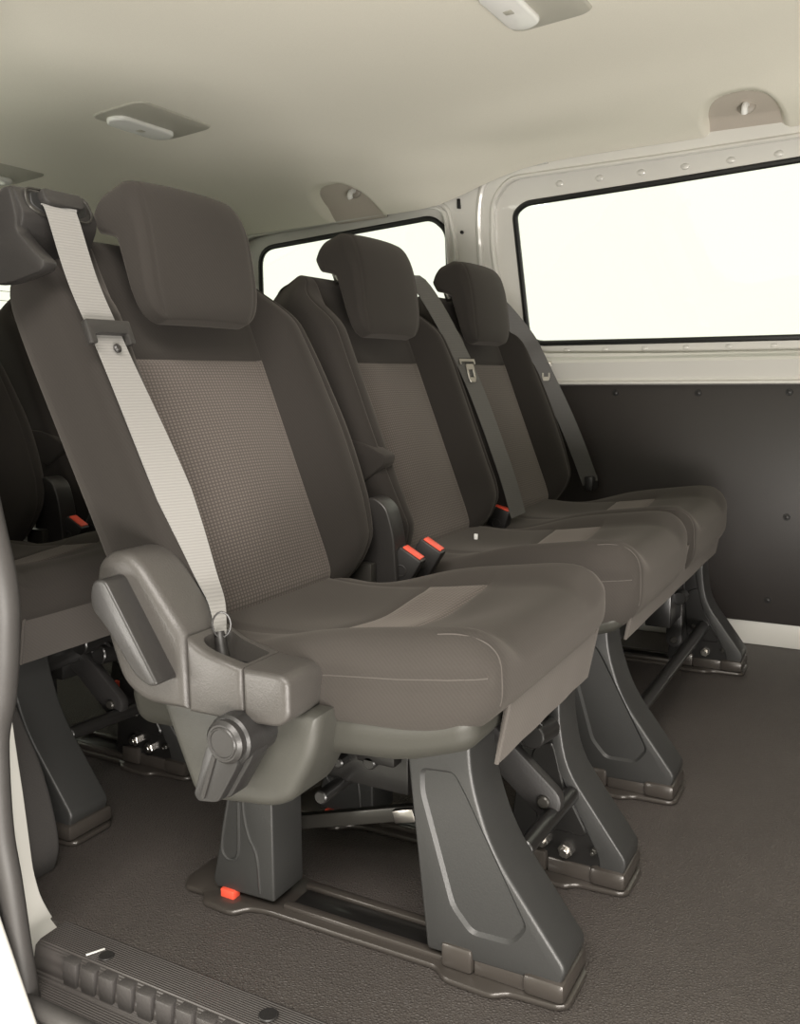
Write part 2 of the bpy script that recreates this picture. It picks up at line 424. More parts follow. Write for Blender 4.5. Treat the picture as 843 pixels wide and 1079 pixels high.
def cushion(root, yc, hw, x1=-.365, low=0):
    x0 = -.905; hx = (x1-x0)/2; cx = (x0+x1)/2
    hs = (hx, hw, .06)
    def zb(x): return lerp1([(-.91, .322), (-.6, .332), (-.48, .337), (-.42, .345), (x1, .368)], x)-low*sstep(-.9, -.45, x)
    def f(p, q):
        x = p[0]+cx; y = p[1]; t = (p[2]+.06)/.12
        u = abs(y)/hw
        zt = hermite([(-.91, .430), (-.75, .416), (-.62, .424), (-.5, .440), (-.42, .449), (x1, .440)], x)
        zt += .022*sstep(.55, .85, u)*sstep(-.78, -.56, x)-.012*sstep(.6, .9, u)*(1-sstep(-.8, -.6, x))
        zt -= .010*(1-sstep(0, .6, u))*sstep(-.85, -.7, x)*(1-sstep(-.5, -.4, x))
        if q[2] > .055:
            g = 0
            for xs in (-.635, -.535):
                if u < .66: g = max(g, .004*math.exp(-((x-xs)/.005)**2))
            if x < -.535: g = max(g, .004*math.exp(-((u-.64)/.02)**2))
            zt -= g
        z = zb(x)+(zt-zb(x))*t
        # the near and far boxing seam: a fine pinched line under the top edge
        yy = y*(1-.05*sstep(-.46, x1, x)*u)
        if abs(q[1]) > hw-.001: yy -= math.copysign(.005*math.exp(-((t-.58)/.08)**2), y)
        return (x, yc+yy, z)
    def cls(a, sg, c):
        x = c[0]+cx
        if a == 2 and sg > 0 and abs(c[1]) < hw*.64 and -.635 < x < -.535: return 'insert'
        return 'body'
    ex = ((-.635-cx, -.535-cx, -.640-cx, -.630-cx, -.540-cx, -.530-cx), (-hw*.64, hw*.64), ())
    d = rbox(hs, (44, 30, 6), .042, f, cls, ex, 6)
    body = mesh_obj('seat_cushion', *d['body'], M['cush_lit'], root, 60)
    for sg in (-1, 1):               # stitching along the boxing seam and round the front corner
        path = []
        for i in range(30):
            q = Vector((-.10+(hx+.095)*i/29, sg*hw, .010)); path.append(Vector(f(rpt(hs, .042, q), q)))
        st = MB(); st.tube(path, .0010, 6)
        path = []
        for (a, b2, c) in [(hx-.075, hw-.02, .06), (hx-.05, hw-.022, .06), (hx-.02, hw-.024, .06), (hx, hw-.025, .05), (hx, hw-.026, .03), (hx, hw-.027, .01), (hx, hw-.028, -.015), (hx, hw-.028, -.035)]:
            q = Vector((a, sg*b2, c)); path.append(Vector(f(rpt(hs, .042, q), q)))
        st.tube(smooth_path(path, 4), .0010, 6)
        st.build('seam_stitching', M['stitch'], body, 50)
    mesh_obj('cushion_insert', *d['insert'], M['chk'], root, 60, 'lighter checked fabric panel')
    # pan below the cushion
    def f2(p, q):
        x = p[0]+cx; t = (p[2]+.03)/.06
        lo = lerp1([(-.91, .270), (-.62, .284), (-.47, .298), (x1, .335)], x); hi = zb(x)+.02; lo = min(lo, zb(x)-.012)
        return (x-.020, yc+p[1]*(1-.07*(1-t)), lo+(hi-lo)*t)
    d = rbox((hx-.008, hw-.008, .03), (16, 10, 3), .024, f2, None, ((), (), ()), 4)
    mesh_obj('seat_pan', *d['body'], M['pan'], root, 60, 'smooth green-grey lower shell of the seat cushion')
def skirt(root, ya, yb, xf=-.374):
    """stiff cloth flap hanging below the front of the cushion"""
    m = MB(); vs = []; fs = []; N = 24; K = 6
    for i in range(N+1):
        y = ya+(yb-ya)*i/N
        for side in (0, 1):
            for k in range(K+1):
                t = k/K; z = .392-.094*t
                x = xf-.016*t+.0006*math.sin(i*.9)*t-(.005 if side else 0)
                vs.append((x, y, z))
    W = 2*(K+1)
    for i in range(N):
        for k in range(K):
            a = i*W+k; fs.append((a, a+1, a+W+1, a+W)); b = a+K+1; fs.append((b, b+W, b+W+1, b+1))
        a = i*W; fs.append((a, a+W, a+W+K+1, a+K+1)); a = i*W+K; fs.append((a, a+K+1, a+W+K+1, a+W))
    for i in (0, N):
        fs.append(tuple([i*W+k for k in range(K+1)]+[i*W+K+1+k for k in range(K, -1, -1)]))
    m.add(vs, fs)
    # stitched side edges
    for y in (ya, yb):
        m.tube([(xf-.001, y, .385), (xf-.018, y, .298)], .003, 6)
    m.build('front_skirt', M['skirt'], root, 40)

def shield_leg(root, y0, mirror=1):
    """tall moulded front leg cover, y0 = face towards the door"""
    out = rpoly([(-.522, .345), (-.489, .026), (-.312, .030), (-.303, .054), (-.400, .183), (-.428, .27), (-.43, .345)],
                [0, .006, .008, .012, .05, .05, 0], 5)
    m = MB(); m.prism(out, y0, y0+.080, .007, 3)
    loop = rpoly([(-.497, .270), (-.450, .274), (-.433, .246), (-.352, .094), (-.372, .066), (-.428, .064), (-.455, .094), (-.497, .238)], .010, 3)
    leg = m.build('leg', M['legp'], root, 40)
    cut(leg, drafted(loop, y0, .0045, .0045))     # sunken field
    foot_shoe(root, y0)
    return leg
def foot_shoe(root, y0):
    m = MB()
    m.box((-.468, y0-.004, .010), (-.424, y0+.085, .044), .006)
    m.box((-.424, y0+.001, .010), (-.356, y0+.080, .034), .003)
    m.box((-.358, y0-.006, .010), (-.304, y0+.088, .038), .008)
    m.build('foot', M['rail'], root, 40)
def frame_leg(root, y0):
    """inner leg: pressed steel plate with a moulded cover on its front edge"""
    plate = rpoly([(-.455, .32), (-.47, .18), (-.49, .022), (-.322, .022), (-.325, .05), (-.40, .17), (-.425, .32)], .008, 3)
    m = MB(); m.prism(plate, y0+.004, y0+.010, .0015, 1)
    m.prism(rpoly([(-.452, .20), (-.44, .08), (-.36, .08), (-.40, .15), (-.418, .22)], .015, 3), y0+.000, y0+.006, .002, 1)
    leg = m.build('leg', M['steel'], root, 40)
    c = MB()
    cov = rpoly([(-.432, .33), (-.430, .27), (-.413, .18), (-.345, .05), (-.345, .024), (-.312, .024), (-.303, .054), (-.396, .180), (-.408, .25), (-.408, .33)],
                [0, .01, .02, .01, .004, .008, .012, .05, .02, 0], 4)
    c.prism(cov, y0+.001, y0+.076, .006, 3)
    c.build('leg_cover', M['legp'], leg, 40, 'dark grey plastic cover on the front edge of the steel leg')
    for (x, z, r) in ((-.432, .060, .011), (-.395, .052, .011), (-.352, .062, .005), (-.425, .115, .006)):
        b = MB(); b.cyl((x, y0-.006, z), (x, y0+.006, z), r, 6, .001); b.cyl((x, y0-.012, z), (x, y0-.005, z), r*.6, 10, .001)
        b.build('bolt', M['bright'] if r > .006 else M['tubem'], leg, 30)
    foot_shoe(root, y0)
def rear_leg(root, y0):
    out = rpoly([(-.800, .27), (-.806, .155), (-.838, .028), (-.832, .018), (-.728, .022), (-.726, .27)], [0, .01, .008, .004, .004, 0], 3)
    m = MB(); m.prism(out, y0, y0+.072, .006, 3)
    m.tube(smooth_path([(-.776, y0+.001, .24), (-.777, y0+.001, .155), (-.770, y0+.001, .115), (-.756, y0+.001, .085), (-.752, y0+.001, .03)], 6), .003, 8)
    m.tube(smooth_path([(-.803, y0+.001, .16), (-.818, y0+.001, .09), (-.812, y0+.001, .070), (-.796, y0+.001, .070), (-.788, y0+.001, .09), (-.786, y0+.001, .16)], 6), .003, 8)
    leg = m.build('leg', M['legp'], root, 40)
    t = MB(); t.box((-.820, y0-.006, .008), (-.796, y0+.01, .022), .002); t.build('release_tab', M['red'], leg, 30, 'red tab at the rear foot')
def under_frame(root, ya, yb):
    m = MB()
    for y in (ya+.16, yb-.08):
        m.box((-.86, y-.015, .245), (-.48, y+.015, .29), .004)
    m.box((-.86, ya+.10, .225), (-.80, yb-.05, .285), .004)
    m.box((-.62, ya+.10, .235), (-.56, yb-.05, .28), .004)
    m.box((-.52, ya+.13, .235), (-.475, yb-.05, .275), .004)
    m.build('seat_frame', M['steel'], root, 40)
def cross_tube(root, x, z, y0, y1, r=.013, x2=None, z2=None):
    m = MB(); m.cyl((x, y0, z), (x2 or x, y1, z2 or z), r, 16, .002)
    m.build('crossbar', M['steel'], root, 40)
def strut(root, a, b, w=.045):
    """flat rounded link arm under the cushion"""
    ax, az = a[0], a[2]; bx, bz = b[0], b[2]
    d = Vector((bx-ax, bz-az)).normalized(); p = Vector((-d[1], d[0])); out = []
    for k in range(9):
        t = math.pi*k/8; q = Vector((bx, bz))+(p*math.cos(t)+d*math.sin(t))*w/2; out.append(tuple(q))
    for k in range(9):
        t = math.pi*k/8; q = Vector((ax, az))+(-p*math.cos(t)-d*math.sin(t))*w/2; out.append(tuple(q))
    m = MB(); m.prism(out, a[1], a[1]+.02, .005, 2)
    o = m.build('link_arm', M['dark'], root, 40)
    c = MB(); c.cyl((bx, a[1]-.006, bz), (bx, a[1]+.004, bz), .009, 14); c.build('pivot_pin', M['tubem'], o, 30)
def buckle(root, x, y, z, tilt=-.5, yaw=.35, L=.06):
    R = Matrix.Translation((x, y, z)) @ Matrix.Rotation(yaw, 4, 'Z') @ Matrix.Rotation(-tilt, 4, 'Y') @ Matrix.Rotation(math.pi/2, 4, 'Z')
    m = MB(); m.box((-.014, -.024, -L), (.014, .024, 0), .004, 2, None)
    m.v = [R @ v for v in m.v]
    o = m.build('belt_buckle', M['dark'], root, 40)
    r = MB(); r.box((-.010, -.019, -.004), (.011, .019, .003), .0015); r.v = [R @ v for v in r.v]
    r.build('release_button', M['red'], o, 30, 'red press button')
    e = MB(); e.tube([R @ Vector((-.0145, .010*math.cos(t), -.036+.010*math.sin(t))) for t in [k*math.pi/8 for k in range(16)]], .0012, 6, closed=True)
    e.build('button_emblem', M['house'], o, 30)
    st = MB(); st.ribbon([R @ Vector((0, 0, -L+.01)), R @ Vector((-.004, 0, -L-.05))], [R.to_3x3() @ Vector((0, 1, 0))]*2, [.03, .03], .004)
    st.build('stalk', M['black'], o, 30)
def hinge_arch(root, y0, wid=.05):
    m = MB()
    m.prism(rpoly([(-.838, .375), (-.840, .49), (-.828, .532), (-.800, .546), (-.772, .530), (-.757, .482), (-.752, .395), (-.768, .372)],
                  [.004, .03, .03, .03, .03, .03, .008, .008], 4), y0, y0+wid, .012, 4)
    m.build('hinge_cover', M['house'], root, 45, 'arched black plastic cover over the backrest hinge')
    p = MB(); p.box((-.842, y0-.022, .372), (-.79, y0-.004, .43), .003); p.build('hinge_plate', M['tubem'], root, 30)

def belt_tongue(root, yc, pts_c, wdir, up, w, k=1):
    """slotted metal/plastic latch plate threaded on the webbing"""
    c = Vector(pts_c); wv = Vector(wdir).normalized(); uv = Vector(up); uv = (uv-wv*uv.dot(wv)).normalized(); nv = wv.cross(uv)
    def tf(p, q, e): return c+wv*p+uv*q+nv*e
    m = MB()
    h = w/2+.012*k
    m.prism(rpoly([(-h, -.012*k), (-h, .020*k), (h, .020*k), (h, -.012*k), (h-.010*k, -.012*k), (h-.010*k, .002*k), (-h+.010*k, .002*k), (-h+.010*k, -.012*k)], .003*k, 3), -.004*k, .006*k, .0015*k, 2, tf)
    return m, tf

# ---- the single seat next to the door -------------------------------------------------------
YC = 1.103
seat = thing('passenger_seat', (-.62, YC, 0), 'grey fabric single seat nearest the open door with a brightly lit belt across its back', 'van seat', 'single van seats by the door')
backrest(seat, YC, NEARW, FARW)
headrest(seat, YC)
cushion(seat, YC, .238)
skirt(seat, .948, 1.30)
shield_leg(seat, .953)
frame_leg(seat, 1.225)
rear_leg(seat, .950); rear_leg(seat, 1.225)
under_frame(seat, .90, 1.31)
cross_tube(seat, -.388, .150, 1.03, 1.23, .012, -.388, .142)
cross_tube(seat, -.66, .185, .97, 1.29, .010)
strut(seat, (-.50, 1.14, .25), (-.40, 1.14, .165), .05)
# sloping bar behind the front leg
b = MB(); b.box((-.15, -.008, -.011), (.15, .008, .011), .003, 2, Matrix.Translation((-.705, 1.075, .098)) @ Matrix.Rotation(-.30, 4, 'Y'))
bar = b.build('side_bar', M['tubem'], seat, 30)
b = MB(); b.box((-.018, -.006, -.010), (.018, .006, .010), .003, 2, Matrix.Translation((-.578, 1.062, .138)) @ Matrix.Rotation(-.3, 4, 'Y')); b.build('bar_bracket', M['bright'], bar, 30)
# dark mechanism boxes under the pan
b = MB(); b.box((-.70, 1.02, .19), (-.55, 1.10, .26), .004); b.box((-.74, 1.10, .17), (-.68, 1.20, .25), .004); b.box((-.57, 1.12, .20), (-.50, 1.2, .27), .004)
b.cyl((-.60, 1.0, .235), (-.60, 1.03, .235), .010, 10); b.cyl((-.65, 1.0, .225), (-.65, 1.03, .225), .008, 10)
b.build('recline_mechanism', M['steel'], seat, 30)
b = MB(); b.cyl((-.43, 1.10, .285), (-.43, 1.21, .285), .020, 14); b.cyl((-.415, 1.13, .26), (-.415, 1.20, .25), .017, 14)
b.tube([(-.43+.022*math.cos(t), 1.15, .262+.022*math.sin(t)) for t in [k*math.pi/8 for k in range(16)]], .005, 8, closed=True)
b.build('adjuster_motor', M['steel'], seat, 40)
# side shield
sh = MB()
sh.prism(rpoly([(-.884, .490), (-.876, .524), (-.858, .538), (-.826, .542), (-.804, .528), (-.768, .484), (-.737, .446), (-.735, .352), (-.808, .350), (-.845, .372), (-.868, .436)],
               [.02, .02, .02, .03, .03, .05, .0, .0, .03, .03, .02], 4), .800, .880, .014, 4)
shield = sh.build('side_shield', M['shield'], seat, 40, 'moulded grey plastic side cover')
hd = MB()
hd.prism(rpoly([(-.852, .494), (-.845, .512), (-.826, .514), (-.748, .394), (-.762, .390), (-.784, .400), (-.826, .452), (-.850, .474)], [.012, .012, .008, .006, .006, .02, .02, .012], 4), .766, .806, .005, 3)
hd.build('recline_lever', M['house'], shield, 40, 'dark recline lever on the side cover')
tr = MB(); tr.prism(rpoly([(-.7335, .445), (-.705, .430), (-.6505, .419), (-.6505, .353), (-.7335, .352)], [0, .03, 0, 0, 0], 4), .800, .882, .007, 3)
tray = tr.build('belt_anchor_tray', M['shield'], seat, 40)
ct = MB(); ct.prism(rpoly([(-.726, .815), (-.655, .817), (-.655, .864), (-.726, .872)], [.018, .004, .004, .012], 4), .376, .50, 0, 1, lambda p, q, e: (p, q, e)); cut(tray, ct)
cv = MB(); cv.prism([(-.725, .816), (-.656, .818), (-.656, .863), (-.725, .870)], .3765, .402, 0, 1, lambda p, q, e: (p, q, e)); cv.build('tray_floor', M['black'], tray, 30)  # black plug puts the cavity's shade into colour
cp = MB(); cp.prism(rpoly([(-.6495, .419), (-.594, .419), (-.584, .412), (-.584, .368), (-.600, .356), (-.6495, .353)], [.0, .006, .006, .012, .012, 0], 4), .800, .884, .007, 3)
cp.build('tray_cap', M['shield'], tray, 40)
lc = MB()
lc.prism(rpoly([(-.826, .365), (-.768, .228), (-.749, .218), (-.640, .232), (-.612, .246), (-.578, .310), (-.566, .365)], [0, .01, .02, .02, .02, .02, 0], 4), .835, .935, .016, 4)
low = lc.build('lower_cover', M['cover'], seat, 40, 'green-grey plastic cover below the side tray')
kn = MB()
kn.prism(rpoly([(-.685, .336), (-.710, .262), (-.703, .254), (-.672, .259), (-.634, .322)], [.02, .005, .004, .008, .02], 4), .776, .794, .004, 2)
kn.prism(rpoly([(-.672, .320), (-.697, .262), (-.690, .252), (-.664, .262), (-.622, .330)], [.02, .005, .004, .008, .02], 4), .790, .822, .004, 2)
kn.cyl((-.656, .780, .338), (-.656, .850, .338), .030, 28, .003)
lev = kn.build('tilt_lever', M['dark'], low, 40, 'black tilt lever with a round hub')
kn = MB(); kn.cyl((-.657, .770, .338), (-.657, .785, .338), .026, 28, .004); kn.tube([(-.657+.018*math.cos(t), .7702, .338+.018*math.sin(t)) for t in [k*math.pi/14 for k in range(28)]], .0018, 6, closed=True)
kn.build('lever_hub', M['house'], lev, 40)
rb = MB(); rb.box((-.030, -.002, -.003), (.030, .002, .003), .001, 1, Matrix.Translation((-.684, .775, .290)) @ Matrix.Rotation(-1.22, 4, 'Y'))
rb.build('lever_rib', M['house'], lev, 30)
# belt housing on the shoulder
TH = lambda p, q, e: BK(YC, e, p, q)
hb = MB()
hb.prism(rpoly([(.042, .574), (.046, .535), (.040, .525), (.012, .502), (-.012, .490), (-.07, .490), (-.07, .574)], [.012, .005, .004, .006, .004, .01, .012], 4), -.300, -.178, .004, 2, TH)
hb.prism(rpoly([(.042, .572), (.038, .530), (.030, .515), (.045, .485), (.060, .460), (.050, .452), (-.01, .462), (-.05, .478), (-.065, .500), (-.07, .570)], [.012, .01, .01, .01, .006, .006, .02, .02, .02, .012], 4), -.306, -.284, .0035, 2, TH)
house = hb.build('belt_housing', M['house'], seat, 40, 'dark plastic belt outlet box on the near shoulder of the seat')
TF = lambda p, q, e: BK(YC, p, e, q)
sl = MB(); sl.prism(rpoly([(-.279, .564), (-.197, .564), (-.191, .546), (-.203, .537), (-.268, .537), (-.283, .546)], .006, 4), .040, .0462, .001, 1, TF)
sl.build('belt_slot', M['black'], house, 30)
bz = MB(); bz.prism(rpoly([(-.268, .565), (-.206, .565), (-.203, .552), (-.209, .544), (-.262, .544), (-.270, .552)], .005, 4), .042, .058, .003, 2, TF)
bz.build('slot_lip', M['house'], house, 40)
fr = MB(); fr.tube([BK(YC, p, .0462, q) for p, q in rpoly([(-.286, .568), (-.190, .568), (-.184, .545), (-.195, .532), (-.272, .532), (-.290, .543)], .01, 4)], .0018, 6, closed=True)
fr.build('slot_rim', M['tubem'], house, 30)
# near belt, webbing colour lightened as if strongly lit
P = [BK(YC, *c) for c in [(-.244, .049, .545), (-.247, .055, .53), (-.254, .060, .44), (-.244, .060, .36), (-.226, .060, .22), (-.214, .060, .11), (-.209, .060, .035)]]
P = smooth_path(P+[Vector((-.745, .874, .470)), Vector((-.722, .852, .438))], 8)
wd = []; wi = []; acc = 0; tot = sum((P[i+1]-P[i]).length for i in range(len(P)-1))
for i in range(len(P)):
    if i: acc += (P[i]-P[i-1]).length
    t = acc/tot
    wi.append(.048-.034*max(0, (t-.66)/.34)); wd.append(Vector((.05+.55*sstep(.3, .75, t), 1, 0)))
bb = MB(); bb.ribbon(P, wd, wi, .0018); belt = bb.build('seat_belt', M['belt'], seat, 50, 'belt webbing across the backrest, coloured as if brightly lit')
c = BK(YC, -.246, .066, .362)
mt, tf = belt_tongue(seat, YC, c, (0, 1, 0), (SX, 0, SZ), .050)
tg = mt.build('belt_tongue', M['house'], belt, 30, 'dark plastic latch plate on the belt')
bt = MB(); bt.cyl(BK(YC, -.238, .062, .346), BK(YC, -.238, .068, .346), .006, 14); bt.build('stop_button', M['house'], belt, 30)
an = MB(); an.tube(smooth_path([(-.722, .850, .442), (-.716, .846, .42), (-.710, .844, .385)], 4), [.006, .006, .007, .007, .008, .009, .010, .011, .012], 10)
an.tube([(-.716+.008*math.sin(t), .847+.008*math.sin(t), .452+.016*math.cos(t)) for t in [k*math.pi/8 for k in range(16)]], .0014, 6, closed=True)
an.tube([(-.706, .846, .395), (-.694, .846, .405), (-.690, .846, .395), (-.698, .846, .378)], .004, 8)
an.build('belt_anchor', M['house'], belt, 40, 'grey metal anchor with a wire loop at the lower end of the belt')
# far-side hinge arch and buckle
hinge_arch(seat, 1.358, .044)
buckle(seat, -.733, 1.386, .446, -.55, .12, .064)

# ---- the two-seat bench beyond it ------------------------------------------------------------
bench = thing('bench_seat', (-.62, 1.95, 0), 'dark grey two-place bench seat with two headrests between the single seat and the windowed wall', 'van seat')
Y2, Y3 = 1.667, 2.185
YB2, YB3 = 1.712, 2.186
backrest(bench, Y2, MIDW, [(s, min(w, .262)) for s, w in FARW]); backrest(bench, Y3, MIDW, FARW)
headrest(bench, Y2); headrest(bench, Y3, -.032)
cushion(bench, YB2, .228, low=.035); cushion(bench, YB3, .244, low=.035)
skirt(bench, 1.525, 2.395)
shield_leg(bench, 1.547); frame_leg(bench, 2.330)
rear_leg(bench, 1.547); rear_leg(bench, 2.330)
under_frame(bench, 1.50, 2.41)
cross_tube(bench, -.392, .130, 1.62, 2.34, .014, -.402, .118)
cross_tube(bench, -.70, .15, 1.62, 2.34, .012)
strut(bench, (-.50, 1.66, .26), (-.42, 1.66, .12), .045); strut(bench, (-.46, 2.24, .29), (-.455, 2.24, .10), .04)
b = MB(); b.box((-.50, 2.12, .16), (-.44, 2.28, .25), .004); b.box((-.66, 1.7, .18), (-.5, 2.1, .27), .004)
b.cyl((-.43, 2.16, .225), (-.43, 2.20, .225), .016, 12); b.build('recline_mechanism', M['steel'], bench, 30)
# bolster flap on the near edge of the middle backrest
w = MB(); w.prism(rpoly([(-.03, .22), (.03, .195), (.072, .150), (.064, .136), (.0, .118)], [.01, .03, .005, .004, .02], 4), -.247, -.205, .006, 3, lambda p, q, e: BK(Y2, e, p, q))
w.build('backrest_flap', M['fab'], bench, 50)
# middle belt
def shaded_belt(pts, yc, tong, wide=.046, wv=(.5, 1, 0)):
    cen = smooth_path(pts, 8); P = [BK(yc, *c) for c in cen]
    bb = MB(); bb.ribbon(P, [wv]*len(P), [wide]*len(P), .0018)
    o = bb.build('seat_belt', M['belt_shaded'], bench, 50, 'belt webbing, darkened as if shaded')
    c = BK(yc, *tong); mt, tf = belt_tongue(bench, yc, c, wv, (SX, 0, SZ), wide*.75, .42)
    t = mt.build('belt_tongue', M['bright'], o, 30, 'metal latch plate')
    m2 = MB(); m2.prism(rpoly([(-.011, .0), (-.011, -.036), (-.006, -.036), (-.006, -.014), (.006, -.014), (.006, -.036), (.011, -.036), (.011, .0)], .002, 2), -.001, .002, .0005, 1, lambda p, q, e: tf(p+.006, q-.003, e))
    m2.prism(rpoly([(-.011, -.032), (.011, -.032), (.008, -.044), (-.008, -.044)], .003, 2), -.001, .002, .0005, 1, lambda p, q, e: tf(p+.006, q-.003, e))
    m2.build('latch_blade', M['bright'], t, 30)
    return o
bm2 = shaded_belt([(.170, -.02, .57), (.180, .0, .555), (.200, .048, .53), (.264, .062, .33), (.285, .062, .09), (.300, .05, -.035)], Y2, (.262, .068, .335))
g = MB(); g.box((-.02, -.02, -.012), (.02, .02, .012), .004, 2, Matrix.Translation(BK(Y2, .178, -.01, .562))); g.build('belt_guide', M['dark'], bm2, 30)
bm3 = shaded_belt([(.135, -.01, .56), (.150, .03, .53), (.200, .062, .42), (.240, .064, .34), (.305, .064, .15), (.350, .055, -.02)], Y3, (.255, .070, .335), .046, (.9, .45, 0))
g = MB(); g.box((-.012, -.028, -.02), (.012, .028, .02), .004, 2, Matrix.Translation(BK(Y3, .353, .056, -.02))); g.build('anchor_cover', M['dark'], bm3, 30)
g = MB(); g.box((-.02, -.02, -.012), (.02, .02, .012), .004, 2, Matrix.Translation(BK(Y3, .135, -.01, .555))); g.build('belt_guide', M['dark'], bm3, 30)
buckle(bench, -.722, 1.444, .452, -.55, .12, .064)
buckle(bench, -.80, 1.965, .445, -.3, -.1, .05)
t = MB(); t.box((-.768, 1.725, .412), (-.760, 1.729, .424), .001); t.build('fabric_tag', M['white'], bench, 30, 'tiny white tag sewn into the cushion seam')

# ---- floor rails the legs lock into -----------------------------------------------------------
def rail(y0, dx, label):
    o = [(-.900, y0+.010), (-.886, y0-.012), (-.850, y0-.010), (-.836, y0-.031), (-.782, y0-.033), (-.766, y0-.012), (-.74, y0-.006), (-.475, y0-.003),
         (-.457, y0-.020), (-.390, y0-.022), (-.374, y0-.008), (-.312, y0-.004), (-.300, y0+.006), (-.300, y0+.078), (-.312, y0+.088), (-.372, y0+.092),
         (-.39, y0+.106), (-.457, y0+.104), (-.475, y0+.087), (-.74, y0+.09), (-.78, y0+.116), (-.836, y0+.115), (-.886, y0+.096), (-.900, y0+.076)]
    r = thing('floor_rail', (-.6+dx, y0+.042, 0), label, 'floor rail', 'seat rails let into the floor')
    m = MB(); m.prism(rpoly([(x+dx, y) for x, y in o], .009, 3), .0005, .010, .004, 2, lambda p, q, e: (p, q, e)); pl = m.build('rail_plate', M['rail'], r, 40)
    for yy in (y0+.006, y0+.062):
        m = MB(); m.box((-.72+dx, yy, .009), (-.47+dx, yy+.014, .018), .003); m.build('rail_lip', M['rail'], pl, 40)
    m = MB(); m.box((-.715+dx, y0+.020, .009), (-.47+dx, y0+.062, .0115), .001); m.build('rail_channel', M['steel'], pl, 40)
    return r
RX = -.829
rail(.953, 0, 'steel floor rail under the near legs of the single seat closest to the door')
rail(1.225, 0, 'steel floor rail under the inner legs of the single seat closest to the door')
rail(1.547, 0, 'steel floor rail under the near legs of the two-place bench')
rail(2.330, 0, 'steel floor rail under the far legs of the bench beside the white skirting')
rail(.953, RX, 'steel floor rail under the outer legs of the rear seat at the left edge')
rail(1.225, RX, 'steel floor rail under the inner legs of the rear seat, below the grey side cover')

# ---- rear row ---------------------------------------------------------------------------------
def copy_tree(o, parent=None):
    c = o.copy(); COL.objects.link(c)
    if parent: c.parent = parent
    for ch in list(o.children): copy_tree(ch, c)
    return c
s2 = copy_tree(seat); s2.location.x += RX
s2['label'] = 'dark single seat of the rear row at the left edge, behind the near seat'
b2 = copy_tree(bench); b2.location.x += RX
b2['label'] = 'dark two-place bench of the rear row, glimpsed behind the near single seat'

# ------------------------------------------------------------------ the van body
XR, XF = -2.95, 1.0
YW = 2.647
def CE(x): return 1.44+.07*(x+.6)
def EDGE(x): return hermite([(-3, 1.205), (-1.95, 1.238), (-1.5, 1.252), (-1.24, 1.266), (-1.12, 1.303), (-.95, 1.345), (-.58, 1.36), (-.25, 1.362), (1, 1.38)], x)
m = MB(); m.add([(XR, .80, 0), (XF, .80, 0), (XF, 2.66, 0), (XR, 2.66, 0), (XR, .80, -.02), (XF, .80, -.02), (XF, 2.66, -.02), (XR, 2.66, -.02)],
                [(0, 1, 2, 3), (7, 6, 5, 4), (0, 4, 5, 1), (1, 5, 6, 2), (2, 6, 7, 3), (3, 7, 4, 0)])
structure(m.build('floor', M['floor'], None, 30))

# headliner: flat middle, rounded cove down to the far windows, two coat-hook pockets
HOOKX = (-1.522, -.380)
xs = [XR+(XF-XR)*i/60 for i in range(61)]
for hx in HOOKX: xs += [hx-.125+.25*i/170 for i in range(171)]
xs = sorted(set(round(x, 4) for x in xs))
NT = 240; vs = []; fs = []; POCKET = []
def head_pt(x, t):
    C, E = CE(x), EDGE(x)
    sec = [(.80, 1.24), (.806, 1.31), (.86, C-.012), (1.15, C-.001), (1.7, C+.004), (2.05, C-.004), (2.25, C-.03), (2.39, C-.075 if C-.075 > E+.03 else E+.03), (2.48, (E+.012)*.7+(C-.1)*.3 if C-.1 > E else E+.012), (2.522, E)]
    k = t*(len(sec)-1); i = min(int(k), len(sec)-2); u = k-i
    g = lambda j: Vector(sec[max(0, min(len(sec)-1, j))])
    p0, p1, p2, p3 = g(i-1), g(i), g(i+1), g(i+2)
    return .5*((2*p1)+(p2-p0)*u+(2*p0-5*p1+4*p2-p3)*u*u+(3*p1-p0-3*p2+p3)*u**3)
for x in xs:
    for j in range(NT+1):
        t = j/NT; p = head_pt(x, t); y, z = p; wmax = 0
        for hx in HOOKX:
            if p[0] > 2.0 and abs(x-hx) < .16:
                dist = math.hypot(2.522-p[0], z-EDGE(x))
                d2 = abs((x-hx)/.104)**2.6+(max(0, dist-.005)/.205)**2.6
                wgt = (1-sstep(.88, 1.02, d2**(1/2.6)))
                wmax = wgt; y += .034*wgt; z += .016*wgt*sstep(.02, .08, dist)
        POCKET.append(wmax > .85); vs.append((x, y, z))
W = NT+1
for i in range(len(xs)-1):
    for j in range(NT): fs.append((i*W+j, i*W+j+1, (i+1)*W+j+1, (i+1)*W+j))
m = MB(); m.add(vs, fs); ceil = structure(m.build('ceiling', M['head'], None, 60))
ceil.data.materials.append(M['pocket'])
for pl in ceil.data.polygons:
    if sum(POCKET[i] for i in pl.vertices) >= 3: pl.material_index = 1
so = ceil.modifiers.new('thick', 'SOLIDIFY'); so.thickness = -.012; so.offset = 1

